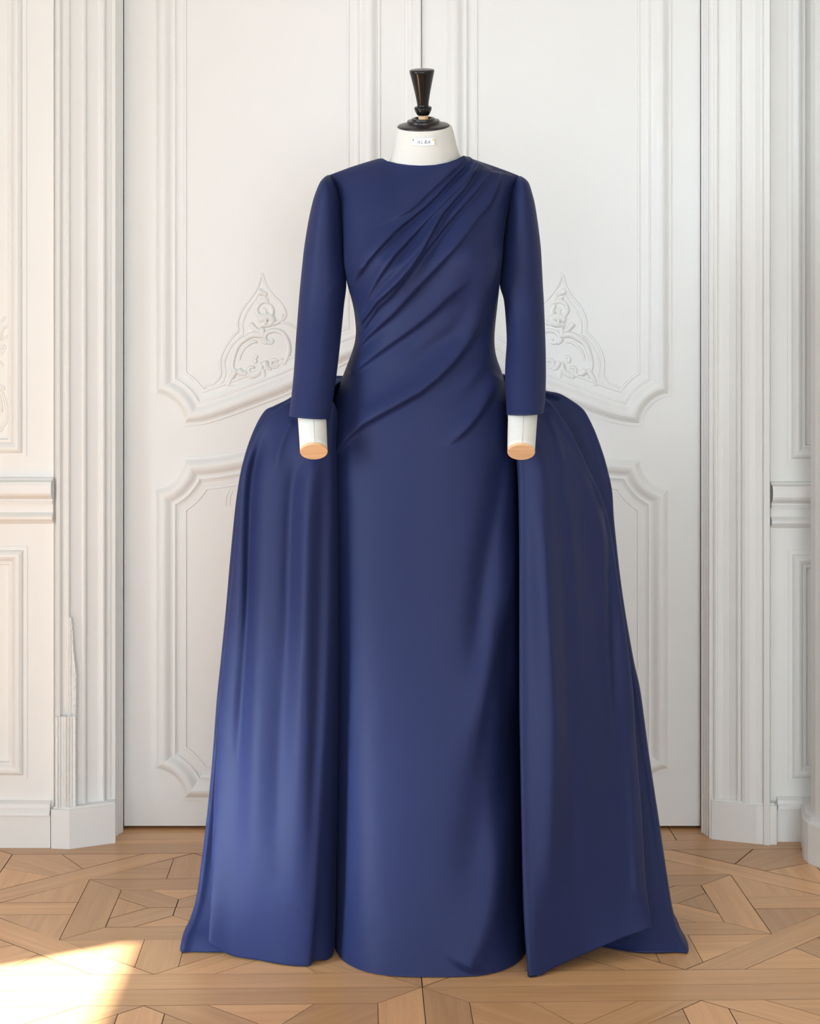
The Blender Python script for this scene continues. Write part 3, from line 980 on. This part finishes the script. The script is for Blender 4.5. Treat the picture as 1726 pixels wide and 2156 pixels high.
sleeve_folds_l = [([(700, 600), (690, 680), (676, 780), (668, 860)], 18, 14, .0025, .3, .2), ([(722, 585), (700, 612), (672, 630)], 8, 8, .0022, .1, .5)]
sleeve_folds_r = [([(1058, 600), (1072, 640), (1092, 690), (1100, 730)], 10, 12, .0035, .1, .5), ([(1066, 640), (1080, 600), (1096, 570)], 9, 9, .0025, .1, .5), ([(1100, 700), (1105, 780), (1108, 860)], 18, 18, .0022, .3, .2)]
for S_, fd in ((SL, sleeve_folds_l), (SR, sleeve_folds_r)):
    px_, py_ = project(S_)
    frontm = np.clip(-np.sin(np.linspace(0, 2 * math.pi, 96, endpoint=False)), 0, 1)[None, :] ** .5
    S_[:, :, 1] -= pleats(px_, py_, fd) * frontm
    o = mk('sleeve', S_, grid_faces(150, 96, wrap_m=True), M_NAVY, gown, True)
    md = o.modifiers.new('cloth_thickness', 'SOLIDIFY'); md.thickness = .0018; md.offset = -1

# --- overskirt panels
def sheet(name, columns, nu, nv, folds, parent, thick=.002, sharp=None):
    cols = np.array([spline([P(*q) for q in c], nv) for c in columns])       # (k, nv, 3)
    t = np.linspace(0, len(columns) - 1, nu)
    V = catmull(cols, t)                                                     # (nu, nv, 3)
    px_, py_ = project(V)
    V[:, :, 1] -= pleats(px_, py_, folds)
    V[:, :, 2] = np.maximum(V[:, :, 2], .0025)
    o = mk(name, V, grid_faces(nu, nv), M_NAVY, parent, True)
    md = o.modifiers.new('cloth_thickness', 'SOLIDIFY'); md.thickness = thick; md.offset = 0
    return o

left_cols = [
    [(724, 880, 3.70), (722, 1000, 3.68), (722, 1300, 3.66), (718, 1600, 3.64), (712, 1850, 3.62), (706, 1985, 3.60)],
    [(712, 872, 3.66), (711, 1000, 3.62), (712, 1300, 3.575), (709, 1600, 3.545), (702, 1850, 3.52), (697, 2017, 3.505)],
    [(708, 862, 3.615), (702, 960, 3.585), (702, 1100, 3.562), (699, 1300, 3.53), (693, 1500, 3.505), (684, 1700, 3.485), (673, 1880, 3.468), (662, 2022, 3.470)],
    [(703, 850, 3.60), (690, 960, 3.570), (686, 1100, 3.545), (680, 1300, 3.515), (672, 1500, 3.49), (664, 1700, 3.468), (655, 1880, 3.452), (646, 2035, 3.453)],
    [(696, 838, 3.605), (660, 960, 3.565), (646, 1100, 3.54), (636, 1300, 3.512), (628, 1500, 3.487), (620, 1700, 3.466), (610, 1880, 3.455), (602, 2033, 3.459)],
    [(688, 826, 3.62), (625, 930, 3.580), (600, 1080, 3.555), (588, 1300, 3.525), (578, 1500, 3.502), (566, 1700, 3.482), (556, 1880, 3.472), (550, 2022, 3.482)],
    [(690, 815, 3.64), (585, 905, 3.605), (552, 1060, 3.585), (534, 1300, 3.555), (520, 1500, 3.53), (505, 1700, 3.51), (494, 1880, 3.498), (484, 2010, 3.500)],
    [(694, 806, 3.66), (640, 830, 3.645), (590, 858, 3.632), (550, 897, 3.622), (525, 952, 3.617), (508, 1020, 3.612), (497, 1120, 3.606), (487, 1230, 3.60), (477, 1330, 3.592), (466, 1450, 3.578), (453, 1650, 3.555), (445, 1850, 3.525), (440, 1980, 3.505)],
    [(700, 806, 3.69), (660, 832, 3.69), (620, 870, 3.69), (580, 930, 3.69), (560, 1010, 3.69), (545, 1120, 3.685), (530, 1330, 3.67), (515, 1650, 3.63), (500, 1850, 3.59), (492, 1975, 3.56)],
]
left_folds = [
    ([(672, 930), (656, 1010), (648, 1100), (644, 1250), (640, 1420), (636, 1560)], 18, 16, .008, .12, .5),
    ([(634, 950), (618, 1010), (610, 1100), (606, 1250), (602, 1450)], 14, 18, -.007, .12, .5),
    ([(546, 930), (528, 1000), (522, 1100), (520, 1250), (516, 1400)], 9, 13, -.010, .12, .4),
    ([(664, 930), (654, 1000), (648, 1100), (643, 1300), (637, 1500), (632, 1700), (626, 2010)], 22, 26, .0085, .15, .45),
    ([(590, 900), (566, 960), (552, 1060), (546, 1250), (541, 1450), (536, 1700), (530, 2010)], 24, 30, .010, .12, .40),
    ([(628, 900), (616, 960), (610, 1080), (604, 1300), (594, 1500), (586, 1700), (580, 2000)], 18, 18, -.006, .12, .5),
    ([(570, 872), (541, 950), (530, 1060), (525, 1200), (518, 1350), (508, 1500), (498, 1680)], 12, 14, -.011, .12, .3),
    ([(618, 880), (602, 908), (588, 950), (578, 1010)], 8, 9, .006, .1, .5),
    ([(684, 950), (676, 1100), (668, 1400), (656, 1750), (648, 2010)], 12, 14, -.005, .15, .5),
]
ov_l = sheet('overskirt_panel', left_cols, 260, 330, left_folds, gown)

right_cols = [
    [(1062, 880, 3.70), (1085, 960, 3.69), (1100, 1200, 3.67), (1106, 1500, 3.64), (1110, 1800, 3.60), (1116, 2000, 3.56)],
    [(1066, 874, 3.66), (1088, 960, 3.63), (1102, 1200, 3.59), (1106, 1500, 3.555), (1110, 1800, 3.50), (1118, 2020, 3.455)],
    [(1070, 868, 3.615), (1089, 960, 3.585), (1093, 1060, 3.567), (1094, 1200, 3.543), (1094, 1450, 3.505), (1096, 1600, 3.478), (1099, 1752, 3.450), (1103, 1920, 3.42), (1112, 2056, 3.400)],
    [(1074, 862, 3.605), (1104, 960, 3.574), (1110, 1100, 3.552), (1113, 1300, 3.522), (1114, 1500, 3.490), (1116, 1750, 3.445), (1120, 1920, 3.414), (1126, 2060, 3.397)],
    [(1080, 852, 3.605), (1130, 950, 3.570), (1148, 1100, 3.542), (1157, 1300, 3.508), (1162, 1500, 3.480), (1163, 1750, 3.448), (1157, 1920, 3.43), (1160, 2040, 3.416)],
    [(1090, 842, 3.625), (1152, 940, 3.592), (1180, 1100, 3.572), (1194, 1300, 3.548), (1203, 1500, 3.520), (1210, 1750, 3.481), (1214, 1900, 3.460), (1218, 2014, 3.450)],
    [(1096, 832, 3.645), (1184, 920, 3.630), (1222, 1060, 3.622), (1244, 1250, 3.610), (1262, 1450, 3.588), (1278, 1650, 3.555), (1292, 1830, 3.510), (1302, 1978, 3.477)],
    [(1100, 824, 3.66), (1150, 842, 3.655), (1182, 880, 3.655), (1212, 932, 3.660), (1246, 1005, 3.667), (1268, 1052, 3.670), (1288, 1125, 3.672), (1302, 1230, 3.670), (1317, 1330, 3.662), (1331, 1450, 3.645), (1338, 1568, 3.625), (1350, 1719, 3.585), (1358, 1853, 3.545), (1370, 1951, 3.507)],
    [(1100, 826, 3.72), (1140, 856, 3.735), (1170, 900, 3.74), (1200, 980, 3.745), (1225, 1080, 3.745), (1250, 1300, 3.735), (1275, 1500, 3.71), (1295, 1750, 3.65), (1310, 1940, 3.57)],
]
right_folds = [
    ([(1136, 836), (1166, 868), (1196, 918), (1224, 972), (1250, 1030), (1272, 1090), (1281, 1150)], 7, 6, -.010, .06, .2),
    ([(1150, 852), (1180, 890), (1208, 940), (1236, 1000), (1256, 1050)], 5, 8, .006, .06, .3),
    ([(1268, 1040), (1281, 1120), (1284, 1230), (1288, 1350), (1294, 1480), (1300, 1640)], 7, 20, -.018, .12, .5),
    ([(1170, 960), (1192, 1040), (1205, 1150), (1212, 1300), (1216, 1450)], 10, 12, .0055, .2, .5),
    ([(1120, 1000), (1140, 1120), (1150, 1300), (1164, 1500), (1160, 1720), (1152, 1960)], 26, 14, .008, .15, .35),
    ([(1150, 870), (1168, 910), (1180, 960), (1190, 1010)], 7, 8, .006, .1, .5),
    ([(1180, 1100), (1190, 1300), (1200, 1600), (1208, 1900)], 14, 18, -.006, .2, .2),
    ([(1320, 1500), (1332, 1700), (1342, 1900)], 10, 10, .005, .3, .1),
]
ov_r = sheet('overskirt_panel', right_cols, 270, 330, right_folds, gown)

# --- train: back of the overskirt, from the left outline round behind to the right outline
sil_l = [(704, 792, 3.735), (660, 806, 3.72), (608, 840, 3.705), (578, 855, 3.70), (556, 868, 3.695), (532, 913, 3.692), (512, 975, 3.688), (500, 1040, 3.685), (492, 1110, 3.682), (484, 1195, 3.678), (476, 1290, 3.672),
         (466, 1390, 3.664), (457, 1480, 3.655), (449, 1590, 3.643), (440, 1690, 3.63), (428, 1795, 3.612), (415, 1890, 3.59), (400, 1943, 3.572), (386, 1976, 3.552), (380, 2005, 3.540)]
sil_r = [(1060, 788, 3.735), (1104, 806, 3.72), (1148, 823, 3.705), (1176, 829, 3.70), (1200, 842, 3.697), (1221, 857, 3.695), (1233, 871, 3.694), (1250, 905, 3.692), (1265, 945, 3.690), (1276, 982, 3.688), (1287, 1032, 3.685), (1291, 1090, 3.682),
         (1297, 1150, 3.68), (1304, 1212, 3.677), (1312, 1270, 3.672), (1322, 1332, 3.668), (1334, 1398, 3.662), (1347, 1458, 3.656), (1364, 1584, 3.643), (1387, 1738, 3.62), (1404, 1853, 3.597), (1414, 1915, 3.58), (1427, 1961, 3.563), (1445, 1994, 3.545), (1449, 2006, 3.537)]
sil_r = [(px, py, Y + .050 * min(1, max(0, (1960 - py) / 400)) * min(1, (py - 780) / 60)) for px, py, Y in sil_r]
def shift(c, dx0, dx1, dy0, dy1, dyp=0):
    n_ = len(c)
    return [(px + dx0 + (dx1 - dx0) * k / (n_ - 1), min(py, 2007) + dyp * (k / (n_ - 1)) ** 3, Y + dy0 + (dy1 - dy0) * k / (n_ - 1)) for k, (px, py, Y) in enumerate(c)]
def backcol(px0, px1, Y0, Y1):
    out = []
    for t, py in ((0, 788), (.08, 800), (.2, 880), (.35, 1050), (.55, 1350), (.75, 1640), (.9, 1780), (1, None)):
        Yv = Y0 + (Y1 - Y0) * t ** 1.1
        pyv = CY + F * (H - .004) / Yv if py is None else py
        out.append((px0 + (px1 - px0) * t ** .8, pyv, Yv))
    return out
train_cols = [
    shift(sil_l, 46, 190, -.03, .03), shift(sil_l, 28, 100, -.016, -.008), shift(sil_l, 9, 26, -.014, -.006), sil_l, shift(sil_l, 6, 14, .06, .12, -40), shift(sil_l, 30, 70, .10, .32, -110),
    backcol(800, 640, 3.83, 4.10), backcol(890, 893, 3.85, 4.17), backcol(980, 1150, 3.83, 4.10),
    shift(sil_r, -30, -70, .10, .32, -110), shift(sil_r, -6, -14, .06, .12, -40), sil_r, shift(sil_r, -9, -26, -.018, -.006), shift(sil_r, -28, -100, -.018, -.008), shift(sil_r, -46, -190, -.03, .03)]
sheet('overskirt_train', train_cols, 300, 260, [], gown)
# waist welt closing the overskirt top behind the sleeves
# ------------------------------------------------------------------ name tag on the neck
tag = empty('name_tag', P(893, 300, 3.62), 'small white paper tag with handwritten letters pinned to the cream neck', 'tag')
def neck_front(px, py):
    """point on the front of the neck seen at this pixel"""
    st_ = np.array(nk)[:, SEG // 2:]
    pxs, pys = project(st_)
    k = np.argmin((pxs - px) ** 2 + (pys - py) ** 2)
    # local weighted depth
    w = np.exp(-((pxs - px) ** 2 + (pys - py) ** 2) / 120.0)
    return float((st_[..., 1] * w).sum() / w.sum())
tv = []
c4 = np.array([(867.5, 291.5), (916, 290.5), (916.8, 306.5), (868.5, 307.5)])
for v in np.linspace(0, 1, 6):
    for u in np.linspace(0, 1, 14):
        q = (c4[0] * (1 - u) + c4[1] * u) * (1 - v) + (c4[3] * (1 - u) + c4[2] * u) * v
        if v == 1:
            q = q + np.array([0, (0.8 if 3 < u * 13 < 9 else -.3)])
        tv.append(P(q[0], q[1], neck_front(q[0], q[1]) - .0022))
paper = mk('paper', tv, grid_faces(6, 14), M_PAPER, tag, True)
md = paper.modifiers.new('thickness', 'SOLIDIFY'); md.thickness = .0004
letters = [[[(878, 303), (882.5, 295.5), (883.5, 303)], [(880, 300.5), (884, 300)]], [[(888.5, 295.5), (886.2, 302.8), (891, 302.2)]],
           [[(895.5, 295.8), (893.8, 302.8)], [(895, 296), (899, 296.6), (895, 299.2), (898.8, 300.8), (893.6, 302.9)]],
           [[(899.5, 303), (904.6, 295.5), (904.8, 303)], [(901.3, 300.3), (906, 299.8)]]]
im = Mesh()
for strokes in letters:
    for s_ in strokes:
        for a, b in zip(s_[:-1], s_[1:]):
            a, b = np.array(a, float), np.array(b, float)
            nrm = np.array([-(b - a)[1], (b - a)[0]]); nrm = nrm / np.linalg.norm(nrm) * .38
            q4 = [P(x, y, neck_front(x, y) - .0038) for x, y in (a - nrm, b - nrm, b + nrm, a + nrm)]
            q4b = [q + np.array([0, .0003, 0]) for q in q4]
            im.add(q4 + q4b, [(0, 1, 2, 3), (4, 7, 6, 5), (0, 4, 5, 1), (1, 5, 6, 2), (2, 6, 7, 3), (3, 7, 4, 0)])
im.build('handwriting', M_INK, tag)
for (x, y), mt, r in (((869.8, 294.6), M_PIN_P, 1.4), ((911.8, 294.4), M_PIN_Y, 1.9)):
    c_ = P(x, y, neck_front(x, y) - .004)
    pr = [(math.sin(a) * r * S, -math.cos(a) * r * S) for a in np.linspace(0, math.pi, 9)]
    V, f = lathe(pr, c_, (0, -1, .02) if False else (0.0, -.98, .2), seg=16)
    pin = mk('pin', V, f, mt, tag, True)
    pin['label'] = 'yellow pin head' if mt is M_PIN_Y else 'dark purple pin head'
